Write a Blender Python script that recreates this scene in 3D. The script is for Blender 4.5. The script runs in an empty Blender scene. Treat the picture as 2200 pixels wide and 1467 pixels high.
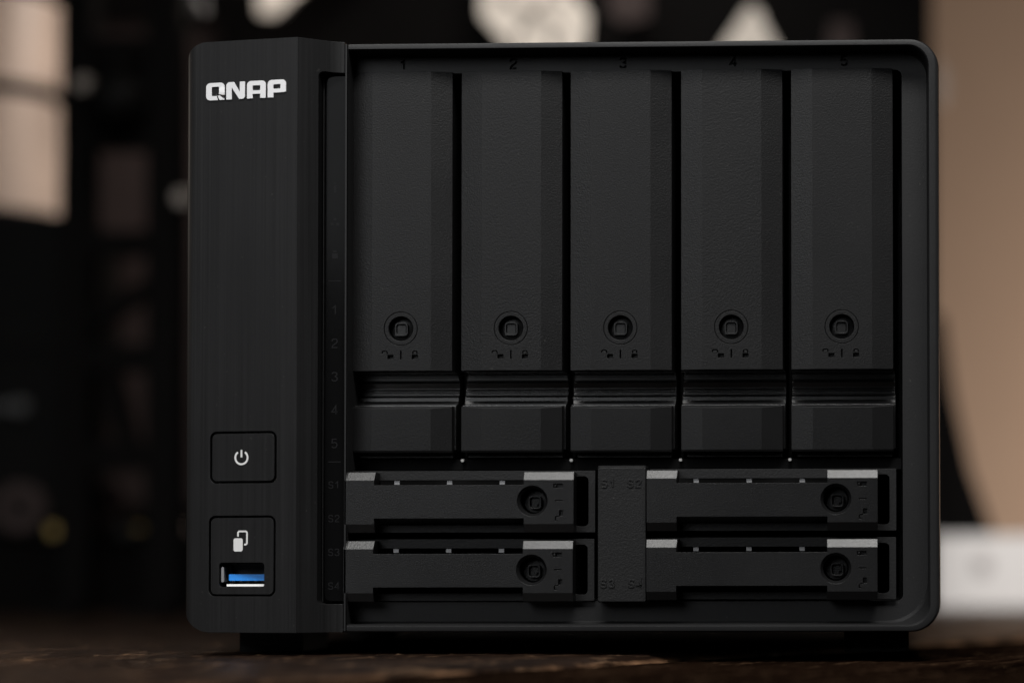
import bpy, bmesh, math, random
from mathutils import Vector, Matrix
random.seed(7)
S = 0.001                                   # the scene is written in millimetres, built in metres
scene = bpy.context.scene
COL = scene.collection

# ------------------------------------------------------------------ camera
cam_data = bpy.data.cameras.new('camera'); cam = bpy.data.objects.new('camera', cam_data); COL.objects.link(cam)
scene.camera = cam
yaw, pitch, roll = map(math.radians, (2.0, 1.5, 0.1))
F = Vector((-math.sin(yaw)*math.cos(pitch), math.cos(yaw)*math.cos(pitch), math.sin(pitch)))
R = Vector((math.cos(yaw), math.sin(yaw), 0)); U = R.cross(F)
R2 = math.cos(roll)*R - math.sin(roll)*U; U2 = math.sin(roll)*R + math.cos(roll)*U
m = Matrix((R2, U2, -F)).transposed().to_4x4(); m.translation = Vector((96, -758, 27.8))*S
cam.matrix_world = m
cam_data.sensor_width = 36; cam_data.lens = 89.9
cam_data.shift_x = -0.2763; cam_data.shift_y = 0.1468
cam_data.clip_start = 0.01; cam_data.clip_end = 30
cam_data.dof.use_dof = True; cam_data.dof.focus_distance = 0.768; cam_data.dof.aperture_fstop = 4.7
cam_data.dof.aperture_blades = 0

# ------------------------------------------------------------------ light
w = bpy.data.worlds.new('World'); scene.world = w; w.use_nodes = True
bgn = w.node_tree.nodes['Background']; bgn.inputs[0].default_value = (0.9, 0.95, 1.0, 1); bgn.inputs[1].default_value = 0.012
def area(name, loc, target, sx, sy, power, color=(1, 1, 1), spread=180):
    d = bpy.data.lights.new(name, 'AREA'); d.shape = 'RECTANGLE'; d.size = sx*S; d.size_y = sy*S
    d.energy = power; d.color = color; d.spread = math.radians(spread)
    o = bpy.data.objects.new(name, d); COL.objects.link(o); o.location = Vector(loc)*S
    o.rotation_euler = (Vector(target)-Vector(loc)).to_track_quat('-Z', 'Y').to_euler(); return o
area('softbox_overhead', (60, -470, 700), (0, 0, 80), 640, 200, 2.4, (1.0, 0.985, 0.96), 80)
area('softbox_fill', (-400, -1060, 480), (0, 0, 90), 620, 480, 0.56, (0.96, 0.98, 1.0), 60)
area('backdrop_fill', (-50, 440, 560), (-100, 655, 320), 120, 120, 0.31, (1.0, 0.93, 0.86), 90)  # unseen light added to brighten the pale background plates
area('table_fill', (-420, 60, 210), (-200, -60, 0), 60, 60, 0.10, (1.0, 0.86, 0.72), 100)  # unseen light aimed at the table left of the box
area('cylinder_fill', (-150, 640, 430), (-365, 650, 260), 30, 60, 0.14, (1.0, 0.9, 0.82), 60)  # added light, out of view, for the cylinder's bright right edge
area('wall_lamp', (900, 1250, -60), (330, 1600, 60), 300, 200, 8.2, (1.0, 0.85, 0.73))
area('side_fill', (480, 480, 260), (170, 730, 10), 120, 120, 0.46, (1.0, 0.96, 0.93), 90)  # added out of view to brighten the white box
scene.view_settings.view_transform = 'Standard'; scene.view_settings.look = 'None'
scene.view_settings.exposure = 0; scene.view_settings.gamma = 1

# ------------------------------------------------------------------ materials
def new_mat(name):
    m = bpy.data.materials.new(name); m.use_nodes = True
    nt = m.node_tree; return m, nt, nt.nodes['Principled BSDF']
def N(nt, t, **kw):
    n = nt.nodes.new(t)
    for k, v in kw.items(): setattr(n, k, v)
    return n
def plastic(name, base, rough=0.45, grain=1500, bump=0.25, bev=0.22, spec=0.5, metal=0.0, mottled=0.12, brushed=False, dust=0.0):
    m, nt, b = new_mat(name); L = nt.links.new
    geo = N(nt, 'ShaderNodeNewGeometry')
    b.inputs['Metallic'].default_value = metal; b.inputs['Specular IOR Level'].default_value = spec
    n1 = N(nt, 'ShaderNodeTexNoise'); n1.inputs['Scale'].default_value = grain; n1.inputs['Detail'].default_value = 3
    mp = N(nt, 'ShaderNodeMapping'); mp.inputs['Scale'].default_value = (2.2, 1, 0.012) if brushed else (1, 1, 1)
    L(geo.outputs['Position'], mp.inputs[0]); L(mp.outputs[0], n1.inputs['Vector'])
    n2 = N(nt, 'ShaderNodeTexNoise'); n2.inputs['Scale'].default_value = 28; n2.inputs['Detail'].default_value = 5
    L(geo.outputs['Position'], n2.inputs['Vector'])
    # colour: gentle low-frequency variation
    mix = N(nt, 'ShaderNodeMix', data_type='RGBA')
    c = (base, base, base*1.04) if not isinstance(base, tuple) else base
    mix.inputs[6].default_value = tuple(x*(1-mottled) for x in c)+(1,); mix.inputs[7].default_value = tuple(x*(1+mottled) for x in c)+(1,)
    L(n2.outputs[0], mix.inputs[0])
    out = mix.outputs[2]
    if brushed:
        mx = N(nt, 'ShaderNodeMix', data_type='RGBA', blend_type='MULTIPLY'); mx.inputs[0].default_value = 1
        rp = N(nt, 'ShaderNodeMapRange'); rp.inputs[1].default_value = .3; rp.inputs[2].default_value = .7; rp.inputs[3].default_value = .72; rp.inputs[4].default_value = 1.3
        L(n1.outputs[0], rp.inputs[0]); L(out, mx.inputs[6]); L(rp.outputs[0], mx.inputs[7]); out = mx.outputs[2]
    if dust:
        v = N(nt, 'ShaderNodeTexNoise'); v.inputs['Scale'].default_value = 900; v.inputs['Detail'].default_value = 1; L(geo.outputs['Position'], v.inputs['Vector'])
        rp = N(nt, 'ShaderNodeMapRange'); rp.inputs[1].default_value = .76; rp.inputs[2].default_value = .8; L(v.outputs[0], rp.inputs[0])
        mu = N(nt, 'ShaderNodeMath', operation='MULTIPLY'); mu.inputs[1].default_value = dust; L(rp.outputs[0], mu.inputs[0])
        mx = N(nt, 'ShaderNodeMix', data_type='RGBA'); mx.inputs[7].default_value = (.25, .24, .22, 1)
        L(mu.outputs[0], mx.inputs[0]); L(out, mx.inputs[6]); out = mx.outputs[2]
    L(out, b.inputs['Base Color'])
    rr = N(nt, 'ShaderNodeMapRange'); rr.inputs[3].default_value = rough-.09; rr.inputs[4].default_value = rough+.09
    L(n2.outputs[0], rr.inputs[0]); L(rr.outputs[0], b.inputs['Roughness'])
    bp = N(nt, 'ShaderNodeBump'); bp.inputs['Strength'].default_value = bump; bp.inputs['Distance'].default_value = 0.00012
    L(n1.outputs[0], bp.inputs['Height'])
    if bev:
        be = N(nt, 'ShaderNodeBevel', samples=4); be.inputs['Radius'].default_value = bev*S; L(be.outputs[0], bp.inputs['Normal'])
    L(bp.outputs[0], b.inputs['Normal'])
    return m
M = dict(
    bezel=plastic('brushed_black_bezel', 0.0075, .42, 900, .16, .25, .18, brushed=True, dust=.06),
    frame=plastic('grained_black_frame', 0.010, .48, 1800, .3, .14, .18, dust=.07),
    tray=plastic('grained_black_tray', 0.0055, .42, 2300, .75, .22, .17, dust=.05),
    handle=plastic('satin_black_handle', 0.005, .38, 2200, .35, .25, .17),
    grip=plastic('satin_black_grip', 0.004, .24, 1500, .04, .12, 1.0),
    small=plastic('grained_black_small_tray', 0.006, .33, 2600, .45, .14, .26),
    plate=plastic('grained_black_plate', 0.008, .5, 1600, .7, .12, .2),
    divider=plastic('coarse_black_divider', 0.006, .46, 2200, .7, .2, .22, dust=.1),
    lock=plastic('matt_black_lock', 0.0035, .36, 1500, .15, .2, .28),
    gloss=plastic('glossy_black_strip', 0.003, .12, 300, .02, .15, .04, mottled=.05),
    black=plastic('bay_interior_black', 0.003, .8, 300, .1, 0, .1),
    rubber=plastic('black_rubber', 0.012, .8, 900, .3, .3, .3),
    cover=plastic('dark_painted_metal', 0.02, .5, 1200, .3, 0, .5),
    silver=plastic('brushed_silver', (.6, .6, .61), .42, 900, .03, .08, .5, metal=0.25, mottled=.03),
    ink=plastic('pale_grey_print', (.56, .56, .56), .5, 600, .02, 0, .3, mottled=.04),
    dimink=plastic('dim_grey_print', (.0085, .0085, .009), .5, 600, .02, 0, .06, mottled=.04),
    steel=plastic('bright_steel', (.8, .8, .8), .28, 600, .03, .08, .5, metal=1.0, mottled=.05),
    tabs=plastic('satin_metal_tab', (.22, .22, .225), .4, 600, .03, .1, .5, metal=.6, mottled=.05),
    blue=plastic('blue_usb_plastic', (.012, .19, .6), .35, 600, .02, .1, .5, mottled=.05),
    rim=plastic('bright_port_rim', (.85, .85, .84), .35, 300, .02, .1, .5),
    pin=plastic('white_light_pipe', (.4, .4, .39), .3, 300, .02, .1, .5),
    b_white=plastic('pale_cream_plate', (.72, .66, .59), .6, 60, .1, 0, .3, mottled=.08),
    b_cream=plastic('pale_cylinder_shell', (.36, .28, .23), .45, 60, .1, 0, .4, mottled=.06),
    b_dark=plastic('matt_black_metal', (.0025, .0021, .002), .6, 90, .1, 0, .04),
    b_box=plastic('dark_grey_casing', (.004, .0038, .0036), .5, 90, .1, 0, .06),
    b_brown=plastic('dull_red_brown_board', (.033, .021, .019), .7, 60, .2, 0, .3, mottled=.3),
    b_red=plastic('dark_red_wrap', (.05, .015, .012), .6, 60, .2, 0, .3),
    b_brass=plastic('brass', (.45, .32, .12), .35, 60, .1, 0, .5, metal=1),
    b_grey=plastic('dull_grey_metal', (.17, .145, .125), .4, 60, .1, 0, .5, metal=.5),
    b_edge=plastic('dim_grey_trim', (.045, .045, .045), .45, 60, .1, 0, .4),
    b_mid=plastic('grey_beige_metal', (.42, .38, .34), .6, 60, .1, 0, .3, mottled=.1),
    b_mark=plastic('pale_grey_print', (.42, .39, .38), .6, 60, .1, 0, .3),
    b_box_white=plastic('white_card', (.78, .75, .73), .6, 60, .1, 0, .3, mottled=.03),
)
def wood(name, tone, rough, spec, ang, worn=1.0):
    m, nt, b = new_mat(name); L = nt.links.new
    geo = N(nt, 'ShaderNodeNewGeometry')
    r0 = N(nt, 'ShaderNodeMapping'); r0.inputs['Rotation'].default_value = (0, 0, -ang); L(geo.outputs['Position'], r0.inputs[0])
    mp = N(nt, 'ShaderNodeMapping'); mp.inputs['Scale'].default_value = (9, 130, 130); L(r0.outputs[0], mp.inputs[0])
    g = N(nt, 'ShaderNodeTexNoise'); g.inputs['Scale'].default_value = 1; g.inputs['Detail'].default_value = 8; g.inputs['Roughness'].default_value = .65; L(mp.outputs[0], g.inputs['Vector'])
    fm = N(nt, 'ShaderNodeMapping'); fm.inputs['Scale'].default_value = (55, 300, 300); L(r0.outputs[0], fm.inputs[0])
    f = N(nt, 'ShaderNodeTexNoise'); f.inputs['Scale'].default_value = 1; f.inputs['Detail'].default_value = 6; f.inputs['Roughness'].default_value = .62; L(fm.outputs[0], f.inputs['Vector'])
    big = N(nt, 'ShaderNodeTexNoise'); big.inputs['Scale'].default_value = 14; big.inputs['Detail'].default_value = 4; L(geo.outputs['Position'], big.inputs['Vector'])
    cr = N(nt, 'ShaderNodeValToRGB'); e = cr.color_ramp.elements
    e[0].position = .40; e[0].color = (.018*tone, .009*tone, .006*tone, 1); e[1].position = .62; e[1].color = (.13*tone, .07*tone, .042*tone, 1)
    k = e.new(.5); k.color = (.05*tone, .026*tone, .016*tone, 1)
    ad = N(nt, 'ShaderNodeMath', operation='MULTIPLY_ADD'); ad.inputs[1].default_value = .7; L(g.outputs[0], ad.inputs[0])
    mb = N(nt, 'ShaderNodeMath', operation='MULTIPLY'); mb.inputs[1].default_value = .3; L(big.outputs[0], mb.inputs[0]); L(mb.outputs[0], ad.inputs[2])
    L(ad.outputs[0], cr.inputs[0])
    # worn pale flecks where the stain has rubbed off
    rp = N(nt, 'ShaderNodeMapRange'); rp.inputs[1].default_value = .57; rp.inputs[2].default_value = .64; L(f.outputs[0], rp.inputs[0])
    mx = N(nt, 'ShaderNodeMix', data_type='RGBA'); mx.inputs[7].default_value = (.34*tone, .2*tone, .115*tone, 1)
    L(rp.outputs[0], mx.inputs[0]); L(cr.outputs[0], mx.inputs[6])
    # lit seam line painted in as pale colour, plus bare rubbed plank edges
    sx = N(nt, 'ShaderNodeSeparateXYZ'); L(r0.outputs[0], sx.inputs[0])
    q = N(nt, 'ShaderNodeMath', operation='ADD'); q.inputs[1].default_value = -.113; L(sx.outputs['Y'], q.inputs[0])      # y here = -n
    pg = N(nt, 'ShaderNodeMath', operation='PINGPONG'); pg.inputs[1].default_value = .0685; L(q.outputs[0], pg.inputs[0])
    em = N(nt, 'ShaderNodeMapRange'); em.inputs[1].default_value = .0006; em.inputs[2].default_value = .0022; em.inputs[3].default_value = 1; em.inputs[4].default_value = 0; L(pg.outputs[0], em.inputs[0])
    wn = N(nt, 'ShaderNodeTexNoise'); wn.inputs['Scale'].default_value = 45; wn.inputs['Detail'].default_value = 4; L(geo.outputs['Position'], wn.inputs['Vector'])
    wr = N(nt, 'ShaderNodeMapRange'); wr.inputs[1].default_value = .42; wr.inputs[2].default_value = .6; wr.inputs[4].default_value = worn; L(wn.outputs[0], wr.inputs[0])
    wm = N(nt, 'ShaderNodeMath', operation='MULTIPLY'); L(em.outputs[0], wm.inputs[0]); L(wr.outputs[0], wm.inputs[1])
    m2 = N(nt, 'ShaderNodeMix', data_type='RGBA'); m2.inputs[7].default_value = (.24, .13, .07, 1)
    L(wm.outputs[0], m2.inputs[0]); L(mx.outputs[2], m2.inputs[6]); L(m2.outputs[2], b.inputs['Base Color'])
    rr = N(nt, 'ShaderNodeMapRange'); rr.inputs[3].default_value = rough+.12; rr.inputs[4].default_value = rough-.12; L(g.outputs[0], rr.inputs[0]); L(rr.outputs[0], b.inputs['Roughness'])
    b.inputs['Specular IOR Level'].default_value = spec
    s = N(nt, 'ShaderNodeMath', operation='ADD'); L(g.outputs[0], s.inputs[0])
    h = N(nt, 'ShaderNodeMath', operation='MULTIPLY'); h.inputs[1].default_value = .5; L(f.outputs[0], h.inputs[0]); L(h.outputs[0], s.inputs[1])
    bp = N(nt, 'ShaderNodeBump'); bp.inputs['Strength'].default_value = 1; bp.inputs['Distance'].default_value = .0011; L(s.outputs[0], bp.inputs['Height']); L(bp.outputs[0], b.inputs['Normal'])
    return m

# ------------------------------------------------------------------ mesh helpers (all in mm)
def loft(bm, loops, cap0=True, cap1=True, closed=False):
    """loops: lists of (x,y,z) with equal length; joined in order"""
    vs = [[bm.verts.new(Vector(p)*S) for p in lp] for lp in loops]
    n = len(vs[0]); rng = range(len(vs)) if closed else range(len(vs)-1)
    for i in rng:
        a, b = vs[i], vs[(i+1) % len(vs)]
        for j in range(n):
            bm.faces.new((a[j], a[(j+1) % n], b[(j+1) % n], b[j]))
    if not closed:
        if cap0: bm.faces.new(list(reversed(vs[0])))
        if cap1: bm.faces.new(vs[-1])
def rr(x0, z0, x1, z1, r=0, n=6):
    """rounded rectangle in x,z; r is a number or (bl, br, tr, tl)"""
    if not isinstance(r, (tuple, list)): r = (r,)*4
    pts = []
    for (cx, cz, sx, sz, a0, q) in ((x0, z0, 1, 1, 180, r[0]), (x1, z0, -1, 1, 270, r[1]), (x1, z1, -1, -1, 0, r[2]), (x0, z1, 1, -1, 90, r[3])):
        q = max(q, 0.001)
        for k in range(n+1):
            a = math.radians(a0+90*k/n)
            pts.append((cx+sx*q+q*math.cos(a), cz+sz*q+q*math.sin(a)))
    return pts
def circ(cx, cz, r, n=40): return [(cx+r*math.cos(2*math.pi*k/n), cz+r*math.sin(2*math.pi*k/n)) for k in range(n)]
def at(pts, y):
    return [(p[0], y(p[0]) if callable(y) else y, p[1]) for p in pts]
def prism(bm, pts, y0, y1): loft(bm, [at(pts, y0), at(pts, y1)])
def box(bm, x0, y0, z0, x1, y1, z1): prism(bm, [(x0, z0), (x1, z0), (x1, z1), (x0, z1)], y0, y1)
def cylz(bm, cx, cy, r, z0, z1, n=64, bev=0.0):
    def ring(q, z): return [(cx+q*math.cos(2*math.pi*k/n), cy+q*math.sin(2*math.pi*k/n), z) for k in range(n)]
    lp = [ring(r-bev, z0), ring(r, z0+bev), ring(r, z1-bev), ring(r-bev, z1)] if bev else [ring(r, z0), ring(r, z1)]
    loft(bm, lp)
def xprofile(bm, prof, x0, x1):
    """prof: list of (y,z), extruded along x"""
    loft(bm, [[(x0, y, z) for y, z in prof], [(x1, y, z) for y, z in prof]])
def ribbon(bm, pts, wd, y0, y1, closed=False):
    """a stroke of width wd along pts (x,z)"""
    P = [Vector((p[0], p[1])) for p in pts]; n = len(P); Lf, Rt = [], []
    for i in range(n):
        if closed: a, b = P[i]-P[i-1], P[(i+1) % n]-P[i]
        else:
            a = P[i]-P[i-1] if i else P[1]-P[0]; b = P[i+1]-P[i] if i < n-1 else P[i]-P[i-1]
        a = a.normalized(); b = b.normalized(); na = Vector((-a.y, a.x)); nb = Vector((-b.y, b.x)); q = na+nb
        q = q/max(q.length_squared, .3)*2 if q.length > 1e-6 else na
        o = q*(wd/2); Lf.append(P[i]+o); Rt.append(P[i]-o)
    if closed:
        loft(bm, [at([(v.x, v.y) for v in Lf], y0), at([(v.x, v.y) for v in Lf], y1), at([(v.x, v.y) for v in Rt], y1), at([(v.x, v.y) for v in Rt], y0)], closed=True)
    else:
        pts = [(v.x, v.y) for v in Lf]+[(v.x, v.y) for v in reversed(Rt)]
        prism(bm, pts, y0, y1)
def mesh(name, bm, mat):
    bmesh.ops.remove_doubles(bm, verts=bm.verts, dist=1e-7)
    bmesh.ops.recalc_face_normals(bm, faces=bm.faces)
    me = bpy.data.meshes.new(name); bm.to_mesh(me); bm.free(); me.materials.append(mat); return me
def cut(me, bm_cutter):
    """carve a set of closed cutters out of a mesh"""
    bmesh.ops.recalc_face_normals(bm_cutter, faces=bm_cutter.faces)
    cm = bpy.data.meshes.new('cutter'); bm_cutter.to_mesh(cm); bm_cutter.free()
    a = bpy.data.objects.new('work', me); c = bpy.data.objects.new('cutter', cm); COL.objects.link(a); COL.objects.link(c)
    md = a.modifiers.new('b', 'BOOLEAN'); md.operation = 'DIFFERENCE'; md.solver = 'EXACT'; md.use_self = True; md.object = c
    dg = bpy.context.evaluated_depsgraph_get(); dg.update()
    out = bpy.data.meshes.new_from_object(a.evaluated_get(dg)); out.name = me.name
    mt = me.materials[0]; out.materials.clear(); out.materials.append(mt)
    bpy.data.objects.remove(a); bpy.data.objects.remove(c)
    return out
def smooth(me, deg=32):
    me.shade_auto_smooth = None if False else None
def finish(me, deg=30):
    for p in me.polygons: p.use_smooth = True
    bm = bmesh.new(); bm.from_mesh(me)
    for e in bm.edges:
        e.smooth = not (len(e.link_faces) == 2 and e.calc_face_angle(0) > math.radians(deg))
    bm.to_mesh(me); bm.free()
def link(name, me, parent=None, loc=(0, 0, 0), rz=0, smooth_it=True, deg=30):
    if smooth_it: finish(me, deg)
    me.name = name
    o = bpy.data.objects.new(name, me); COL.objects.link(o); o.location = Vector(loc)*S; o.rotation_euler = (0, 0, rz)
    if parent: o.parent = parent
    return o
def obj(name, bm, mat, parent=None, loc=(0, 0, 0), cutter=None, smooth_it=True, deg=30):
    me = mesh(name, bm, mat)
    if cutter is not None: me = cut(me, cutter)
    return link(name, me, parent, loc, 0, smooth_it, deg)
def empty(name, loc=(0, 0, 0)):
    o = bpy.data.objects.new(name, None); COL.objects.link(o); o.location = Vector(loc)*S; return o
def tag(o, label=None, cat=None, group=None, kind=None):
    if label: o['label'] = label
    if cat: o['category'] = cat
    if group: o['group'] = group
    if kind: o['kind'] = kind
    return o
def B(): return bmesh.new()
def kids(o): return [c for c in bpy.data.objects if c.parent == o]
def dup(o, parent, loc=None):
    c = o.copy(); COL.objects.link(c); c.parent = parent
    if loc is not None: c.location = Vector(loc)*S
    for k in kids(o): dup(k, c)
    return c

# strokes for digits and letters in a unit cell, x 0..0.7, z 0..1
GL = {
 '1': [[(.08, .72), (.42, 1), (.42, 0)]],
 '2': [[(.04, .74), (.06, .9), (.18, 1), (.52, 1), (.64, .9), (.66, .7), (.58, .56), (.12, .22), (.05, .0), (.68, 0)]],
 '3': [[(.05, .82), (.1, .95), (.22, 1), (.48, 1), (.62, .92), (.64, .72), (.42, .53), (.67, .36), (.66, .12), (.5, 0), (.2, 0), (.07, .07), (.03, .2)]],
 '4': [[(.52, 0), (.52, 1), (.02, .28), (.72, .28)]],
 '5': [[(.62, 1), (.12, 1), (.07, .56), (.45, .62), (.62, .52), (.67, .32), (.62, .12), (.48, 0), (.2, 0), (.04, .13)]],
 'S': [[(.66, .78), (.62, .93), (.5, 1), (.2, 1), (.06, .92), (.05, .62), (.16, .53), (.52, .48), (.65, .38), (.65, .1), (.52, 0), (.18, 0), (.05, .08), (.02, .22)]],
}
def glyph(bm, ch, cx, cz, h, wd, y0, y1):
    for i, st in enumerate(GL[ch]):
        ribbon(bm, [(cx+(x-.35)*h, cz+(z-.5)*h) for x, z in st], wd, y0, y1)
def open_lock(bm, x, z, k, y0, y1):      # k = 1 for the big bays
    prism(bm, rr(x-.1*k, z-1.3*k, x+1.7*k, z-.05*k, .12*k, 2), y0, y1)
    ribbon(bm, [(x-1.75*k, z+.35*k), (x-1.7*k, z+.85*k), (x-1.45*k, z+1.05*k), (x-.55*k, z+1.05*k), (x-.25*k, z+.85*k), (x-.2*k, z+.25*k)], .32*k, y0, y1)
def closed_lock(bm, x, z, k, y0, y1):
    prism(bm, rr(x-.9*k, z-1.3*k, x+.9*k, z-.02*k, .12*k, 2), y0, y1)
    ribbon(bm, [(x-.62*k, z+.18*k), (x-.62*k, z+.8*k), (x-.4*k, z+1.02*k), (x+.4*k, z+1.02*k), (x+.62*k, z+.8*k), (x+.62*k, z+.18*k)], .3*k, y0, y1)

# ================================================================== THE DEVICE
nas = tag(empty('storage_device'), 'black nine bay network storage box standing on the dark wooden table', 'storage device')

# ---- moulded chassis frame: raised lip, sunken floor, opening, engraved bay numbers
XR, ZB, ZT = 112.6, 6.2, 182.35
def fr(dx, rt, rb): return rr(-65.2+0*dx, ZB+dx, XR-dx, ZT-dx, (.3, rb, rt, .3), 10)
lo = [at(rr(-64.3, ZB+1.2, XR-1.4, ZT-1.2, (.3, 7.5, 7.5, .3), 10), 34),
      at(rr(-64.3, ZB+.5, XR-.4, ZT-.5, (.3, 8.2, 8.2, .3), 10), 16),
      at(rr(-64.3, ZB, XR, ZT, (.3, 8.6, 8.6, .3), 10), 2.2),
      at(rr(-64.3, ZB+.1, XR-.3, ZT-.06, (.3, 8.4, 8.4, .3), 10), .6),
      at(rr(-64.3, ZB+.35, XR-.9, ZT-.22, (.3, 8.0, 8.0, .3), 10), .1),
      at(rr(-64.29, ZB+.6, XR-1.4, ZT-.45, (.3, 7.6, 7.6, .3), 10), 0),
      at(rr(-64.28, 8.0, 109.6, 180.7, (.2, 6.2, 6.2, .2), 10), 0),
      at(rr(-64.27, 8.35, 109.4, 180.4, (.2, 6.6, 6.4, .2), 10), .5),
      at(rr(-64.26, 8.5, 109.35, 180.3, (.2, 8.5, 6.6, .2), 10), 4.0),
      at(rr(-64.25, 8.65, 109.3, 180.2, (.2, 11.5, 7.0, .2), 10), 8.8),
      at(rr(-64.24, 9.2, 109.0, 179.7, (.2, 12.5, 7.2, .2), 10), 9.6),
      at(rr(-64.23, 15.2, 101.6, 174.95, (.2, 2.0, 2.0, .2), 10), 9.6),
      at(rr(-64.23, 15.4, 101.3, 174.75, (.2, 2.0, 2.0, .2), 10), 34)]
b = B(); loft(b, lo, closed=True)
c = B()
for i, (x, z) in enumerate([(-49.4, 177.95), (-15.9, 177.95), (17.45, 177.95), (50.85, 178.0), (84.3, 178.05)]):
    glyph(c, str(i+1), x, z-.25, 2.75, .55, 8.9, 11.0)
frame = obj('chassis_frame', b, M['frame'], nas, cutter=c)
b = B(); box(b, -68, 9.8, 174.6, -64.35, 34, 181); link_me = obj('frame_return', b, M['frame'], nas)
b = B(); box(b, -68, 9.8, 8.6, -64.35, 34, 15.4); obj('frame_return', b, M['frame'], nas)
b = B(); box(b, -65.15, 0.0, 6.6, -64.62, 3.5, 182.2); obj('frame_edge', b, M['frame'], nas)

# ---- cover behind the frame
b = B()
loft(b, [at(rr(-111.2, ZB+1.3, 111.2, ZT-1.3, 7.5, 8), 34.2), at(rr(-111.2, ZB+1.3, 111.2, ZT-1.3, 7.5, 8), 222), at(rr(-110, ZB+2.5, 110, ZT-2.5, 6.5, 8), 224)])
c = B(); box(c, -67.8, 30, 15.5, 101.2, 200, 175.1)
obj('case_cover', b, M['cover'], nas, cutter=c)
b = B()
for x0, z0, x1, z1 in ((-67.7, 15.6, 101.1, 16.2), (-67.7, 174.4, 101.1, 175.0), (-67.7, 16.3, -67.1, 174.3), (100.5, 16.3, 101.1, 174.3)):
    box(b, x0, 34.3, z0, x1, 199, z1)
box(b, -67.0, 150, 16.3, 100.4, 151, 174.3)
obj('bay_liner', b, M['black'], nas)
b = B(); box(b, -67.5, 15, 54.9, 101.2, 149, 58.2); obj('bay_shelf', b, M['black'], nas)
for x in (-32.45, .85, 34.15, 67.4):
    b = B(); box(b, x-.4, 24, 58.4, x+.4, 149, 174.2); obj('bay_partition', b, M['black'], nas)
b = B(); box(b, 17.2, 12, 15.6, 18.2, 149, 54.6); obj('bay_partition', b, M['black'], nas)

# ---- feet
for x0, x1 in ((-102.7, -83.0), (83.6, 103.4)):
    for y0, y1 in ((25, 60), (180, 212)):
        b = B(); loft(b, [at(rr(x0, -.45, x1, 7.6, .6, 3), y0), at(rr(x0, -.45, x1, 7.6, .6, 3), y1)])
        obj('foot', b, M['rubber'], nas)

# ---- left bezel
def face(x):                                  # front surface of the bezel, seen from above
    pts = [(-113.4, 2.6), (-112.9, .9), (-112.2, -.05), (-111, -.75), (-77.75, -8.0), (-74.6, -5.6), (-71.5, -3.2), (-68.6, -1.0), (-66.5, -.15), (-65.3, 0)]
    if x <= pts[0][0]: return pts[0][1]
    for (a, ya), (c_, yc) in zip(pts, pts[1:]):
        if x <= c_: return ya+(yc-ya)*(x-a)/(c_-a)
    return 0
def zt(x):
    r = 6.6; top = 182.85; d = x+113.35
    return top if d >= r else top-r+math.sqrt(max(0, r*r-(r-d)**2))
def zb(x):
    r = 8.2; bot = 6.25; d = x+113.35
    return bot if d >= r else bot+r-math.sqrt(max(0, r*r-(r-d)**2))
xs = [-113.35+.04, -113.2, -113.0, -112.8, -112.6, -112.3, -112, -111.6, -111.2, -110.7, -110, -109.2, -108.2, -107, -105.8, -104.6, -103, -77.75, -76.8, -74.6, -73, -71.5, -70, -68.6, -67.5, -66.5, -65.35]
b = B(); loops = []
for x in xs: loops.append([(x, face(x), zb(x)), (x, face(x), zt(x)), (x, 33.5, zt(x)), (x, 33.5, zb(x))])
loft(b, loops)
c = B()
prism(c, rr(-72.35, 14.6, -50, 173.55, (1.6, 0, 0, 1.6), 5), -12, 12)        # notch for the indicator strip
prism(c, rr(-105.0, 50.55, -83.9, 66.0, 2.0, 5), -12, 6)                      # power button well
prism(c, rr(-105.3, 17.0, -84.15, 40.95, 2.0, 5), -12, 6)                     # usb panel well
bezel = obj('front_bezel', b, M['bezel'], nas, cutter=c)
for f_ in ((-72.3, 14.7), (-72.3, 14.7)): pass
# dark inner wall line inside the notch
b = B(); box(b, -71.95, 1.2, 15.2, -71.75, 9, 172.9); obj('notch_trim', b, M['frame'], bezel)

# logo letters (mm, first letter Q), lying on the slanted face
LX0, LZ0, LW = -106.65, 165.15, 25.3
def on_face(off): return lambda x: face(x)-off
def letter(polys, holes, ox):
    b = B()
    for p in polys: prism(b, [(ox+x, LZ0+z+(ox+x-LX0)*.0) for x, z in p], on_face(.45), on_face(-.3))
    c = None
    if holes:
        c = B()
        for p in holes: prism(c, [(ox+x, LZ0+z) for x, z in p], on_face(3), on_face(-3))
    return obj('logo_letter', b, M['silver'], bezel, cutter=c)
H = 5.2
def cornered(x0, z0, x1, z1, r): return rr(x0, z0, x1, z1, r, 5)
letter([cornered(0, 0, 5.9, H, (1.3, .05, 1.3, 1.3)), ], [cornered(1.8, 1.25, 4.15, H-1.2, .25), [(3.15, 1.9), (3.6, 1.95), (6.4, .95), (6.4, 1.65), (6.2, 1.8)],
       [(3.2, 1.75), (3.35, 1.85), (4.55, -.4), (3.9, -.4)], ], LX0)
letter([cornered(6.45, 0, 12.4, H, (.15, .9, .15, 1.1))], [[(8.2, -.5), (8.2, 3.55), (10.9, -.5)], [(7.95+.1, 9), (8.9, H-.02), (10.75, 2.1), (10.75, 9)]], LX0)
letter([cornered(13.05, 0, 19.0, H, (.1, .1, 1.2, 1.2))], [rr(14.85, -1, 17.25, 1.3, .1, 2), rr(14.85, 2.35, 17.25, H-1.35, .25, 3)], LX0)
letter([cornered(19.6, 0, 25.4, H, (.1, .1, 1.2, 1.2))], [[(21.45, -1), (27, -1), (27, 1.55), (25.1, 1.55), (24.6, 1.4), (21.45, 1.4)], rr(21.4, 2.55, 23.65, H-1.3, .2, 3)], LX0)

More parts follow.
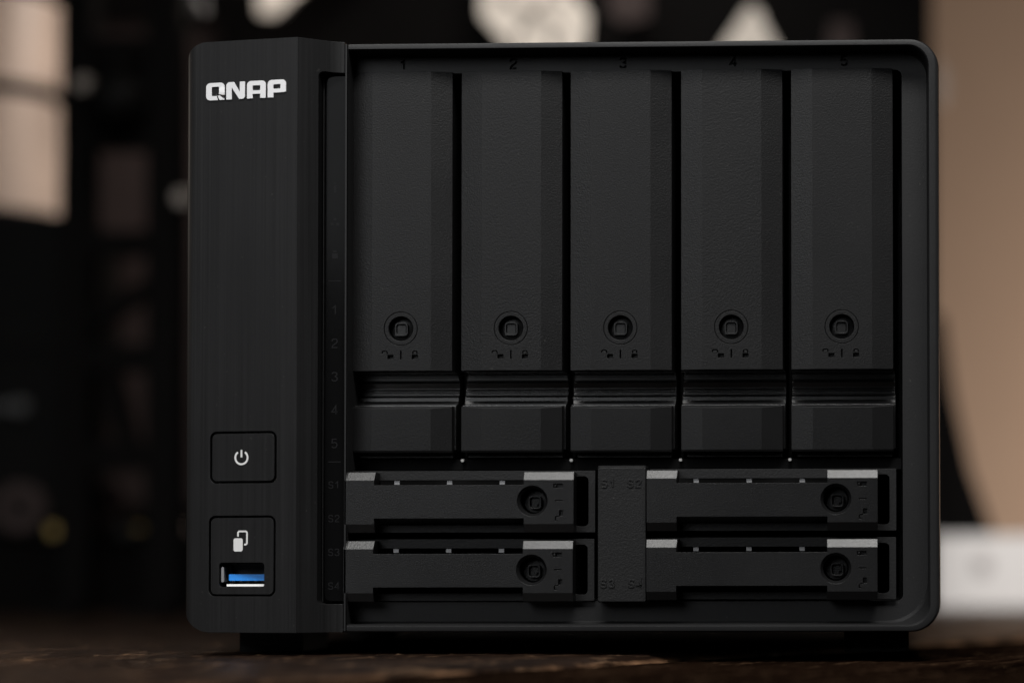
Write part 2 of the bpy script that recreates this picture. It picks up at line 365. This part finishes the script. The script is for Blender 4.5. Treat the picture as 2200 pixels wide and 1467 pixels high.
# power button
b = B(); loft(b, [at(rr(-104.35, 51.25, -84.65, 65.35, 1.5, 5), on_face(-.15)), at(rr(-104.35, 51.25, -84.65, 65.35, 1.5, 5), 5)])
pb = obj('power_button', b, M['bezel'], nas)
b = B(); cx, cz, r = -95.05, 58.2, 1.95
ribbon(b, [(cx+r*math.sin(math.radians(a)), cz+r*math.cos(math.radians(a))) for a in range(35, 326, 10)], .55, on_face(-.10), on_face(-.2))
obj('power_symbol', b, M['ink'], pb)
b = B(); ribbon(b, [(cx, cz+.1), (cx, cz+2.3)], .55, on_face(-.10), on_face(-.2)); obj('power_symbol', b, M['ink'], pb)

# usb panel
b = B(); loft(b, [at(rr(-104.65, 17.6, -84.8, 40.3, 1.5, 5), on_face(-.15)), at(rr(-104.65, 17.6, -84.8, 40.3, 1.5, 5), 5)])
c = B(); prism(c, rr(-102.0, 19.75, -87.7, 27.0, .9, 4), -12, 8)
up = obj('usb_panel', b, M['bezel'], nas, cutter=c)
b = B(); prism(b, rr(-97.45, 30.35, -94.55, 34.25, .55, 4), on_face(-.1), on_face(-.2)); obj('copy_symbol', b, M['ink'], up)
b = B(); ribbon(b, [(-96.05, 34.75), (-96.05, 35.95), (-95.7, 36.3), (-93.55, 36.3), (-93.2, 35.95), (-93.2, 32.75), (-93.55, 32.4), (-94.05, 32.4)], .5, on_face(-.1), on_face(-.2)); obj('copy_symbol', b, M['ink'], up)
port = obj('usb_port', (lambda b: (loft(b, [at(rr(-102.6, 19.2, -87.2, 27.5, .9, 4), -.6), at(rr(-102.6, 19.2, -87.2, 27.5, .9, 4), 8), at(rr(-102.0, 19.8, -87.75, 26.95, .9, 4), 8), at(rr(-102.0, 19.8, -87.75, 26.95, .9, 4), -.6)], closed=True), b)[1])(B()), M['black'], nas)
b = B(); box(b, -102.4, 7.2, 19.4, -87.4, 7.9, 27.3); obj('port_back', b, M['black'], port)
b = B(); box(b, -99.6, -3.0, 19.95, -88.1, 6, 20.6); obj('port_shell', b, M['rim'], port)
b = B(); box(b, -99.6, 1.5, 26.35, -88.1, 6, 26.6); box(b, -99.75, 1.5, 20.5, -99.62, 6, 26.3); obj('port_shell', b, M['lock'], port)
b = B(); prism(b, rr(-99.4, 21.65, -88.2, 23.55, .15, 2), -1.2, 6); obj('port_tongue', b, M['blue'], port)
b = B()
for k in range(5): box(b, -98.5+k*2.2, -1.0, 21.25, -97.7+k*2.2, 4, 21.6)
obj('port_contacts', b, M['lock'], port)
b = B(); prism(b, rr(-101.55, 21.2, -100.75, 25.7, .3, 3), -1.8, 3); obj('port_latch', b, M['tabs'], port)

# indicator strip
b = B(); prism(b, rr(-71.35, 15.5, -65.3, 172.95, (1.8, 0, 0, 1.8), 6), 2.0, 4.0)
strip = obj('indicator_strip', b, M['gloss'], nas)
b = B(); box(b, -72.2, 5, 14.8, -65.3, 6, 173.3); obj('strip_backing', b, M['black'], nas)
def mark(fn, name='indicator_mark'):
    b = B(); fn(b); return obj(name, b, M['dimink'], strip)
xc = -68.55
mark(lambda b: (prism(b, rr(xc-.4, 137.9, xc+.4, 140.0, .05, 2), 1.94, 1.99), prism(b, rr(xc-.45, 140.4, xc+.3, 140.9, .05, 2), 1.94, 1.99)))
mark(lambda b: [prism(b, rr(xc+dx-.45, z-.4, xc+dx+.45, z+.4, .05, 2), 1.94, 1.99) for dx, z in ((0, 129.9), (-.85, 128.4), (.85, 128.4))])
mark(lambda b: (prism(b, rr(xc-.85, 118.1, xc+.85, 119.6, .05, 2), 1.94, 1.99), prism(b, rr(xc-.6, 120.0, xc+.55, 120.5, .05, 2), 1.94, 1.99)))
mark(lambda b: box(b, xc-1.95, 1.94, 111.2, xc+1.95, 1.99, 111.45), 'indicator_line')
mark(lambda b: box(b, xc-1.95, 1.94, 56.95, xc+1.95, 1.99, 57.2), 'indicator_line')
for i in range(5): mark(lambda b: glyph(b, str(i+1), xc, 102.6-10.0*i, 2.5, .3, 1.94, 1.99), 'indicator_digit')
for i in range(4): mark(lambda b: (glyph(b, 'S', xc-1.0, 50.2-10.07*i, 1.9, .25, 1.94, 1.99), glyph(b, str(i+1), xc+.9, 50.2-10.07*i, 1.9, .25, 1.94, 1.99)), 'indicator_digit')

# ---- five tall drive trays (local x from the tray's left edge)
def trayface(x): return 8.1-(1.1*min(1, max(0, x)/6.4) if x < 15 else 1.1*min(1, max(0, 30.55-x)/6.3))
def tray():
    b = B(); X = [0, .001, 6.4, 15, 24.25, 30.55]; X = [0, 6.4, 15.1, 24.25, 30.55]
    loft(b, [[(x, trayface(x), 84.65), (x, trayface(x), 175.1), (x, 23, 175.1), (x, 23, 84.65)] for x in X])
    c = B()
    lx, lz = 15.15, 97.35
    prism(c, circ(lx, lz, 5.12, 56), 0, 7.9)
    prism(c, circ(lx, lz, 3.85, 48), 0, 20)
    open_lock(c, 11.25, 89.5, 1, 0, 8.6); closed_lock(c, 19.45, 89.5, 1, 0, 8.6)
    box(c, 14.98, 0, 88.1, 15.38, 8.6, 90.7)
    t = obj('drive_tray', b, M['tray'], nas, cutter=c, deg=9)
    b = B()
    loft(b, [at(circ(lx, lz, 4.92, 56), 7.95), at(circ(lx, lz, 4.92, 56), 7.02), at(circ(lx, lz, 3.78, 56), 7.02), at(circ(lx, lz, 3.65, 56), 7.25), at(circ(lx, lz, 3.65, 56), 7.95)], closed=True)
    obj('lock_collar', b, M['tray'], t)
    b = B()
    loft(b, [at(circ(lx, lz, 3.6, 40), 14), at(circ(lx, lz, 3.6, 40), 10.2), at(circ(lx, lz, 3.2, 40), 10.0)], cap0=True, cap1=True)
    prism(b, rr(lx-1.45, lz-1.75, lx+1.2, lz+1.25, .45, 3), 9.2, 9.98)
    obj('lock_barrel', b, M['lock'], t)
    b = B()
    q0 = rr(lx-2.05, lz-2.1, lx+1.85, lz+1.95, (.15, 1.0, 1.0, 1.0), 4); q1 = rr(lx-1.62, lz-1.65, lx+1.42, lz+1.52, (.9, .7, .7, .7), 4)
    loft(b, [at(q0, 9.98), at(q0, 8.5), at(q1, 8.5), at(q1, 9.98)], closed=True)
    obj('lock_socket', b, M['lock'], t)
    # recessed grip with ribs
    g = B()
    prof = [(9.5, 84.4), (15.5, 83.6), (18.6, 81.5), (18.9, 79.9), (18.2, 79.7), (17.75, 79.25), (18.2, 79.0), (18.2, 78.9), (17.6, 78.45), (17.6, 78.3), (17.9, 78.1), (17.9, 77.95),
            (17.3, 77.75), (16.3, 76.95), (16.3, 76.0), (15.7, 75.55), (14.2, 74.9), (11.5, 74.3), (11.5, 61), (24, 61), (24, 84.4)]
    xprofile(g, prof, -.15, 31.2)
    obj('grip_recess', g, M['grip'], t, deg=20)
    h = B()
    def top(x): return 73.85-(8.4-trayface(x))*.38
    loft(h, [[(x, 11.3, 60.3), (x, trayface(x)+.3, 60.0), (x, trayface(x), 60.6), (x, trayface(x), top(x)), (x, 11.45, 74.25)] for x in X])
    obj('handle', h, M['handle'], t, deg=9)
    b = B(); box(b, 1.5, 12.5, 58.6, 30.2, 22, 60.7); obj('latch_bar', b, M['lock'], t)
    return t
t0 = tray(); t0.location = Vector((-64.72, 0, 0))*S
trays = [t0]+[dup(t0, nas, (-64.72+33.25*i+(0, .06, -.08, .05, -.02)[i], (0, .12, -.1, .16, .05)[i], (0, .03, -.04, .02, 0)[i])) for i in range(1, 5)]
pin0 = None
for x in (-31.75, 1.35, 34.5, 67.6):
    if pin0 is None:
        b = B(); prism(b, rr(-.5, 57.35, .45, 58.2, .3, 3), 12.8, 15)
        pin0 = obj('light_pipe', b, M['pin'], nas, (x, 0, 0))
    else: dup(pin0, nas, (x, 0, 0))

# ---- four small trays (local x from the left edge, local z 0 = tray bottom)
W = 68.65
def small_tray():
    zl, zf0, zf1, zh, n0, n1 = 0, 2.5, 15.6, 18.0, 4.2, 14.15
    a, d = 8.9, 53.75
    def outline(zlo, zhi, s):
        return [(0, zlo), (a, zlo), (a, n0), (d, n0), (d, zlo), (W, zlo), (W, zhi), (d, zhi), (d, n1), (a, n1), (a+s, zhi), (0, zhi)]
    b = B()
    loft(b, [at(outline(zf0, zf1, 0), 0), at(outline(zl, zh, .25), 1.25), at(outline(zl, zh, .25), 7.6)])
    c = B(); lx, lz = 56.3, 9.35
    loft(c, [at(circ(lx, lz, 5.0, 48), -1), at(circ(lx, lz, 4.6, 48), 0), at(circ(lx, lz, 3.8, 48), 1.3), at(circ(lx, lz, 3.75, 48), 12)])
    x = 64.35
    prism(c, rr(x-.9, 13.2, x+1.1, 14.5, .15, 2), -1, 1.2); ribbon(c, [(x-.9, 13.35), (x-1.5, 13.4), (x-1.6, 14.3), (x-.9, 14.35)], .3, -1, 1.2)
    box(c, x-1.2, -1, 9.25, x+1.0, 1.2, 9.6)
    prism(c, rr(x-.0, 4.9, x+1.2, 6.6, .15, 2), -1, 1.2); ribbon(c, [(x+.1, 4.75), (x-.9, 4.7), (x-1.1, 4.4), (x-1.1, 3.6), (x-.4, 3.5)], .3, -1, 1.2)
    t = obj('small_drive_tray', b, M['small'], nas, cutter=c, deg=12)
    b = B()
    box(b, .2, 8, .1, 74.2, 10.5, 18.6)
    c = B(); box(c, a-.2, 5, 2.3, d+.4, 14, 15.85); prism(c, rr(68.0, 1.9, 72.2, 16.9, 1.3, 4), 5, 14)
    obj('tray_plate', b, M['plate'], t, cutter=c)
    for x in (14.15, 30.1, 46.05):
        b = B(); box(b, x-.8, 8.6, 14.55, x+.8, 9.9, 15.8); obj('contact_tab', b, M['tabs'], t)
    b = B(); loft(b, [at(circ(lx, lz, 3.72, 40), 9), at(circ(lx, lz, 3.72, 40), 6.3), at(circ(lx, lz, 3.3, 40), 6.0)]); obj('lock_barrel', b, M['lock'], t)
    b = B(); q0 = rr(lx-1.6, lz-2.3, lx+2.2, lz+1.6, (1.0, 1.0, 1.0, 1.0), 4); q1 = rr(lx-1.2, lz-1.9, lx+1.8, lz+1.15, .7, 4)
    loft(b, [at(q0, 5.98), at(q0, 3.6), at(q1, 3.6), at(q1, 5.98)], closed=True); obj('lock_socket', b, M['lock'], t)
    b = B(); prism(b, [(lx-1.0, lz-1.7), (lx+.9, lz-1.7), (lx+.9, lz-.9), (lx+1.6, lz-.9), (lx+1.6, lz+.95), (lx-1.0, lz+.95)], 5.0, 5.97); obj('lock_key', b, M['small'], t)
    b = B(); box(b, 4, 14, .6, 66.5, 110, 17.8); obj('drive_body', b, M['black'], t)
    return t
s0 = small_tray(); s0.location = Vector((-65.05, 0, 35.85))*S
dup(s0, nas, (-65.3, 0, 15.35)); dup(s0, nas, (25.4, 0, 36.2)); dup(s0, nas, (25.3, 0, 15.7))

# ---- divider plate with raised bay names
b = B(); loft(b, [at(rr(10.7, 15.3, 24.9, 55.0, .4, 3), 2), at(rr(10.5, 15.0, 25.0, 55.75, .5, 3), 2.9), at(rr(10.5, 15.0, 25.0, 55.75, .5, 3), 11)])
dv = obj('bay_divider', b, M['divider'], nas)
for ch, x, z in (('1', 13.75, 50.4), ('2', 21.55, 50.4), ('3', 13.5, 20.6), ('4', 21.8, 20.6)):
    b = B(); glyph(b, 'S', x-1.15, z, 2.1, .5, 1.7, 2.2); glyph(b, ch, x+1.25, z, 2.1, .5, 1.7, 2.2); obj('raised_lettering', b, M['divider'], dv)

# ================================================================== TABLE
ang = math.atan2(342, 202); dv_ = (math.cos(ang), math.sin(ang)); nv = (math.sin(ang), -math.cos(ang))
table = tag(empty('wooden_table'), 'worn dark brown plank table the black storage box stands on', 'table')
def clip(poly, a, c_):                        # keep a.p <= c
    out = []
    for i in range(len(poly)):
        p, q = poly[i], poly[(i+1) % len(poly)]; dp, dq = p[0]*a[0]+p[1]*a[1]-c_, q[0]*a[0]+q[1]*a[1]-c_
        if dp <= 0: out.append(p)
        if (dp < 0 < dq) or (dq < 0 < dp):
            t = dp/(dp-dq); out.append((p[0]+(q[0]-p[0])*t, p[1]+(q[1]-p[1])*t))
    return out
woods = [wood('stained_wood', .25, .34, .3, ang), wood('stained_wood_reddish', .22, .36, .3, ang), wood('dull_dark_wood', .10, .9, 0, ang, .05)]  # third wood is duller and darker, for the near right planks
from mathutils import noise
edge = -113.0-137*6
def relief(s_, n_):
    v = Vector((s_/9.0, n_/1.6, 3.1)); a = noise.noise(v)
    b_ = noise.noise(Vector((s_/2.2, n_/1.1, 9.7))); c_ = noise.noise(Vector((s_/60, n_/14, 1.3)))
    return .3*a+.34*max(-.3, b_)+.3*c_
def steps(lo_, hi_, f0, f1, fine, coarse):
    out = [lo_]; x = lo_
    while x < hi_-1e-6:
        x = min(hi_, x+(fine if f0 <= x < f1 else coarse)) if not (x < f0 < x+coarse) else f0
        out.append(x)
    return out
for k in range(14):
    n0, n1 = edge+137*k+.7, edge+137*(k+1)-.7
    near = 5 <= k <= 8
    ss = steps(-1100, 1100, -330, 110, 2.2, 60) if near else steps(-1100, 1100, 0, 0, 60, 60)
    nn = [n0, n0+.6, n0+1.6]+(steps(n0+2.8, n1-2.8, -1e4, 1e4, 1.1, 1.1) if near else steps(n0+3, n1-3, 0, 0, 22, 22))+[n1-1.6, n1-.6, n1]
    b = B(); grid = []
    dz = {5: .3, 6: 0, 7: -2.2}.get(k, random.uniform(-.4, -.05))
    for s_ in ss:
        row = []
        for i, n_ in enumerate(nn):
            d = min(i, len(nn)-1-i); z = relief(s_, n_)*(1 if near else .3)+dz-.62
            if k == 6 and n_ > n1-5: z -= 1.6*((n_-n1+5)/5)**2
            if d < 3: z -= (1.3, .55, .15)[d]*(1+.8*noise.noise(Vector((s_/7, n_/40, 5))))
            wob = (.5*noise.noise(Vector((s_/11, k*7.7, 2))) if d == 0 else 0)
            row.append(b.verts.new(Vector((dv_[0]*s_+nv[0]*(n_+wob), dv_[1]*s_+nv[1]*(n_+wob), z))*S))
        lo0 = b.verts.new(Vector((dv_[0]*s_+nv[0]*n0, dv_[1]*s_+nv[1]*n0, -25))*S); lo1 = b.verts.new(Vector((dv_[0]*s_+nv[0]*n1, dv_[1]*s_+nv[1]*n1, -25))*S)
        grid.append([lo0]+row+[lo1])
    for r0_, r1_ in zip(grid, grid[1:]):
        for i in range(len(r0_)): 
            j_ = (i+1) % len(r0_); b.faces.new((r0_[i], r0_[j_], r1_[j_], r1_[i]))
    b.faces.new(grid[0]); b.faces.new(list(reversed(grid[-1])))
    for co, no in (((0, .772, 0), (0, 1, 0)), ((0, -.52, 0), (0, -1, 0)), ((.76, 0, 0), (1, 0, 0)), ((-.9, 0, 0), (-1, 0, 0))):
        r_ = bmesh.ops.bisect_plane(b, geom=b.verts[:]+b.edges[:]+b.faces[:], plane_co=co, plane_no=no, clear_outer=True)
        ed = [e for e in r_['geom_cut'] if isinstance(e, bmesh.types.BMEdge)]
        if ed: bmesh.ops.contextual_create(b, geom=ed)
    if not b.verts: b.free(); continue
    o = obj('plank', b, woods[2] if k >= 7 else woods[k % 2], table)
for x in (-840, 700):
    for y in (-470, 710):
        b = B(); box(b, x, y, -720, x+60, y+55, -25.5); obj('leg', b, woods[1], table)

# ================================================================== ROOM BEHIND
b = B(); box(b, -3000, -2500, -740, 3000, 1620, -721); tag(obj('floor', b, plastic('dark_floor', (.05, .04, .035), .6, 30, .1, 0), None), kind='structure')
def wallmat():
    return plastic('tan_painted_wall', (.52, .39, .30), .7, 120, .15, 0, .3, mottled=.05)
b = B(); box(b, -3000, 1600, -720.9, 3000, 1640, 1800); tag(obj('wall', b, wallmat(), None), kind='structure')

# big dark equipment cabinet standing at the far end of the table
cab = tag(empty('dark_cabinet', (-90, 700, 0)), 'tall out of focus black cabinet behind the storage box', 'cabinet')
b = B()
def panel(x0, z0, x1, z1, y0=0, y1=12): box(b, x0+90, y0, z0, x1+90, y1, z1)
panel(-700, 0, -362, 620); panel(-287, 0, 124, 620); panel(-361.9, 340, -287.1, 620); panel(-361.9, 0, -287.1, 60)
obj('cabinet_panel', b, M['b_dark'], cab)
b = B(); box(b, -609, 12.5, 0, 213, 60, 620); obj('cabinet_body', b, M['b_dark'], cab)
b = B(); box(b, -271.5, 6, 60.5, -197.5, 12.2, 339.5); obj('back_board', b, M['b_brown'], cab)

# open rack in front of the brown board
rack = tag(empty('open_rack', (-305, 550, 0)), 'blurred black open rack with crossbars left of the storage box', 'rack')
def rb(name, x0, z0, x1, z1, y0=-10, y1=10, mt='b_dark'):
    b = B(); prism(b, rr(x0+305, z0, x1+305, z1, min(1.5, abs(x1-x0)/3), 3), y0, y1); return obj(name, b, M[mt], rack)
rb('upright', -327.4, 0, -312.9, 395); rb('upright', -282.9, 0, -266, 395)
for z0, z1 in ((286, 297.5), (240.5, 284), (185, 197.5), (125, 139), (74, 89)):
    b = B(); box(b, -312.8+305, -8, z0, -283+305, 8, z1); obj('crossbar', b, M['b_dark'], rack)
b = B(); ribbon(b, [(-312+305, 151.5), (-283+305, 168.5)], 8.4, -6, 6); obj('brace', b, M['b_dark'], rack)
b = B(); ribbon(b, [(-303.5+305, 125), (-294+305, 88.8)], 8.4, -6, 6); obj('brace', b, M['b_dark'], rack)
for x in (-327.4, -282.9):
    b = B(); box(b, x+305-3, -40, 0, x+305+18, -10.2, 5); obj('foot', b, M['b_dark'], rack)

# ringed pale cylinder on top of two dark boxes at the far left
cyl = tag(empty('ringed_cylinder', (-411.5, 650, 214)), 'pale cylinder with dark rings on the upper dark case at far left', 'cylinder')
b = B(); cylz(b, 0, 0, 46, 0, 200, 96, 2); obj('shell', b, M['b_cream'], cyl)
for z0, z1 in ((0, 6), (68, 76), (124, 133), (180, 190)):
    b = B(); cylz(b, 0, 0, 47.2, z0+.1, z1, 96, 1); obj('ring', b, M['b_dark'], cyl)
def simple_case(nm, x0, z0, x1, z1, y0, y1, label, cat, parts):
    e = tag(empty(nm, ((x0+x1)/2, y0, z0)), label, cat); cx_ = (x0+x1)/2
    b = B(); prism(b, rr(x0-cx_, 0, x1-cx_, z1-z0, 3, 4), 0, y1-y0); obj('body', b, M['b_box'], e)
    for pn, mt, a0, c0, a1, c1, dpt in parts:
        b = B(); prism(b, rr(a0-cx_, c0-z0, a1-cx_, c1-z0, min(2, (c1-c0)/3), 3), -dpt, -.1); obj(pn, b, M[mt], e)
    return e
simple_case('equipment_case', -470, 136, -341.5, 213.5, 600, 690, 'upper dark equipment case under the pale ringed cylinder', 'case', [('front_trim', 'b_box', -462, 142, -345, 150, 1.5)])
simple_case('equipment_case', -470, 40, -347, 135.5, 600, 690, 'lower dark equipment case with thin grey bar and round knob', 'case',
            [('front_bar', 'b_edge', -462, 108.4, -364, 112.4, 3), ('knob', 'b_edge', -370, 106.5, -362.5, 114, 8)])
b = B(); prism(b, rr(-500, 0, -285, 38, 3, 3), 604, 690); tag(obj('plinth', b, M['b_dark']), 'low black plinth under the dark cases and rack at left', 'plinth')
def peg(nm, mt, x, z, r, label, cat, y=612, L_=14, group=None, sq=False):
    e = B()
    pts = rr(-r, -r, r, r, r*.4, 4) if sq else circ(0, 0, r, 24)
    sm = [(p[0]*.8, p[1]*.8) for p in pts]
    loft(e, [at(sm, -L_/2-1), at(pts, -L_/2), at(pts, L_/2)])
    o = obj(nm, e, M[mt], None, (x, y, z)); tag(o, label, cat, group)
    return o
peg('glint_disc', 'b_grey', -311.6, 270.2, 4.6, 'pale grey disc painted as a blurred screw glint on the rack upright near the ringed cylinder', 'knob', 532)  # pale discs painted in for blurred glints off small screw heads
peg('glint_disc', 'b_grey', -260.5, 211.6, 4.6, 'pale disc painted as a blurred screw glint half hidden by the left edge of the black box', 'knob', 532)
peg('glint_disc', 'b_cream', -280.4, 45.0, 4.8, 'pale beige disc painted as a blurred glint low behind the lower left edge of the black box', 'knob', 596)
peg('glint_disc', 'b_edge', -284.2, 334.5, 4.5, 'dim brassy disc painted as a blurred glint at the top edge of the picture above the logo', 'knob', 640)
peg('brass_terminal', 'b_brass', -346, 43.6, 3.4, 'brighter left one of two yellow brass terminals on the plinth', 'terminal', 596, sq=True)
peg('brass_terminal', 'b_brass', -334.5, 44.5, 3.0, 'dimmer right one of two yellow brass terminals on the plinth', 'terminal', 604, sq=True)
peg('grey_terminal', 'b_edge', -311.8, 43.5, 2.6, 'faint grey terminal on the plinth right of the brass ones', 'terminal', 604, sq=True)
# round lamp-like bulb casing hanging by the upright, coil reels low on the plinth
bl = tag(empty('bulb_housing', (-296, 533, 262)), 'dark round bulb shaped housing on the rack beside the upper pale glint disc', 'housing')
b = B(); bmesh.ops.create_uvsphere(b, u_segments=32, v_segments=16, radius=15*S); obj('shell', b, M['b_box'], bl)
b = B(); cylz(b, 0, 0, 8, 12, 24, 32, 1); obj('neck', b, M['b_dark'], bl)
for x, z, lab in ((-366, 56, 'dim red brown reel lying left of the brass terminals'), (-322, 60, 'dim red brown reel standing right of the brass terminals')):
    e = tag(empty('reel', (x, 596, z)), lab, 'reel')
    b = B(); prism(b, circ(0, 0, 13, 32), -4, 4); obj('wound_core', b, M['b_brown'], e)
    b = B(); prism(b, circ(0, 0, 5, 24), -5, -4.05); obj('hub', b, M['b_dark'], e)
for x, z, r, lab in ((-331, 46.2, 1.6, 'tiny warm glint of a brass screw right of the brass terminals'), (-300, 44.8, 1.4, 'tiny warm brass screw head low beside the left edge of the black box')):
    peg('brass_screw', 'b_brass', x, z, r, lab, 'screw', 596)
# pale plates mounted on the cabinet
def plate(nm, pts, label, extra=(), mt='b_white', y=650, group=None, petals=False):
    cx_ = sum(p[0] for p in pts)/len(pts); z_ = min(p[1] for p in pts)
    e = tag(empty(nm, (cx_, y, z_)), label, 'plate', group)
    b = B(); q = [((p[0]-cx_)*(.93 if mt == 'b_white' else 1), p[1]-z_) for p in pts]; prism(b, q, 0, 7); obj('plate_face', b, M[mt], e)
    b = B(); mx_ = 0; mz_ = (max(p[1] for p in pts)-z_)*.6; prism(b, circ(0, mz_, 3, 12), 7.1, 49); obj('standoff', b, M['b_dark'], e)
    if petals:                                # grey grooved arms radiating from the hub of the plate
        for (ax, az), (bx, bz), wd in (((-97, 331), (-84, 348), 4.5), ((-97, 331), (-122, 343), 4), ((-97, 331), (-106, 321), 5), ((-97, 331), (-79, 322), 3), ((-105, 321), (-108, 304), 3), ((-87.5, 317), (-84, 303), 3)):
            b = B(); ribbon(b, [(ax-cx_, az-z_), (bx-cx_, bz-z_)], wd, -1.0, -.04); obj('groove', b, M['b_mid'], e)
    for x, z, r in extra:
        b = B(); prism(b, circ(x-cx_, z-z_, r, 20), -2, -.05); obj('screw', b, M['b_dark'], e)
    return e
plate('pale_plate', [(-257, 400), (-256.3, 363.5), (-253.6, 332.2), (-250.0, 331.5), (-244.5, 331), (-240.5, 333.5), (-229, 344.4), (-198.8, 363), (-175, 400)], 'pale pointed plate at top edge left, above the logo panel')
plate('pale_plate', [(-131, 400), (-131, 362.3), (-129.3, 329.5), (-116.6, 316.6), (-107.5, 302.2), (-75, 302), (-66.5, 313.6), (-65.4, 330.4), (-77.6, 347.4), (-86.7, 361.8), (-86.7, 400)],
      'pale eight sided plate with dark screws above the second bay', [(-97.1, 330.7, 2.8), (-105.4, 320.9, 2.3), (-87.5, 317.1, 2.6), (-81.5, 338, 2.2), (-113, 337, 1.6)], petals=True)
plate('pale_plate', [(-1, 301.3), (7.5, 314.5), (15.3, 324.8), (19.4, 331.5), (24.1, 334.1), (28.3, 331.1), (32.2, 321.7), (38.3, 311.3), (43, 300.9)], 'pale rounded triangular plate peeking over the fourth bay')
plate('brown_plate', [(-55, 358), (-57.2, 332), (-48.5, 326.1), (-34.1, 329.1), (-34.1, 358)], 'dim brownish plate between the two pale plates over the third bay', mt='b_brown', y=655)
plate('brown_plate', [(66.8, 325.6), (78.5, 325.5), (81, 304.5), (64.1, 304.6)], 'dim brownish plate over the fifth bay near the top right corner', mt='b_brown', y=655)
plate('pale_strip', [(126.0, 303), (129.8, 301), (131.8, 291), (131.2, 281), (126.5, 278)], 'small pale strip beside the top right edge of the black box', mt='b_cream', y=655)

# right side: white box on the table with a dark wedge stand on it
wb = tag(empty('white_box', (165, 730, 0)), 'low white box at the far end of the table at right', 'box')
b = B(); prism(b, rr(-55, 0, 190, 41.5, 2.5, 4), 0, 38); obj('box_body', b, M['b_box_white'], wb)
b = B(); prism(b, circ(-12, 24, 5.5, 24), -.6, -.05); obj('printed_emblem', b, M['b_mark'], wb)
b = B(); prism(b, [(118, 41.6), (160, 41.6), (146.4, 79.6), (137, 123.4), (130.7, 170), (118, 172)], 738, 760); tag(obj('stand', b, M['b_dark']), 'black tapering stand on the white box at right', 'stand')

for o in [o for o in COL.objects if o.parent is None and o.get('category')]:
    g = {'knob': 'blurred glint discs in the background', 'terminal': 'terminals on the low plinth', 'screw': 'brass screws on the low plinth', 'reel': 'reels on the low plinth',
         'plate': 'plates on the front of the dark cabinet', 'case': 'stacked dark equipment cases'}.get(o['category'])
    if g: o['group'] = g

# ------------------------------------------------------------------ render
scene.render.engine = 'CYCLES'
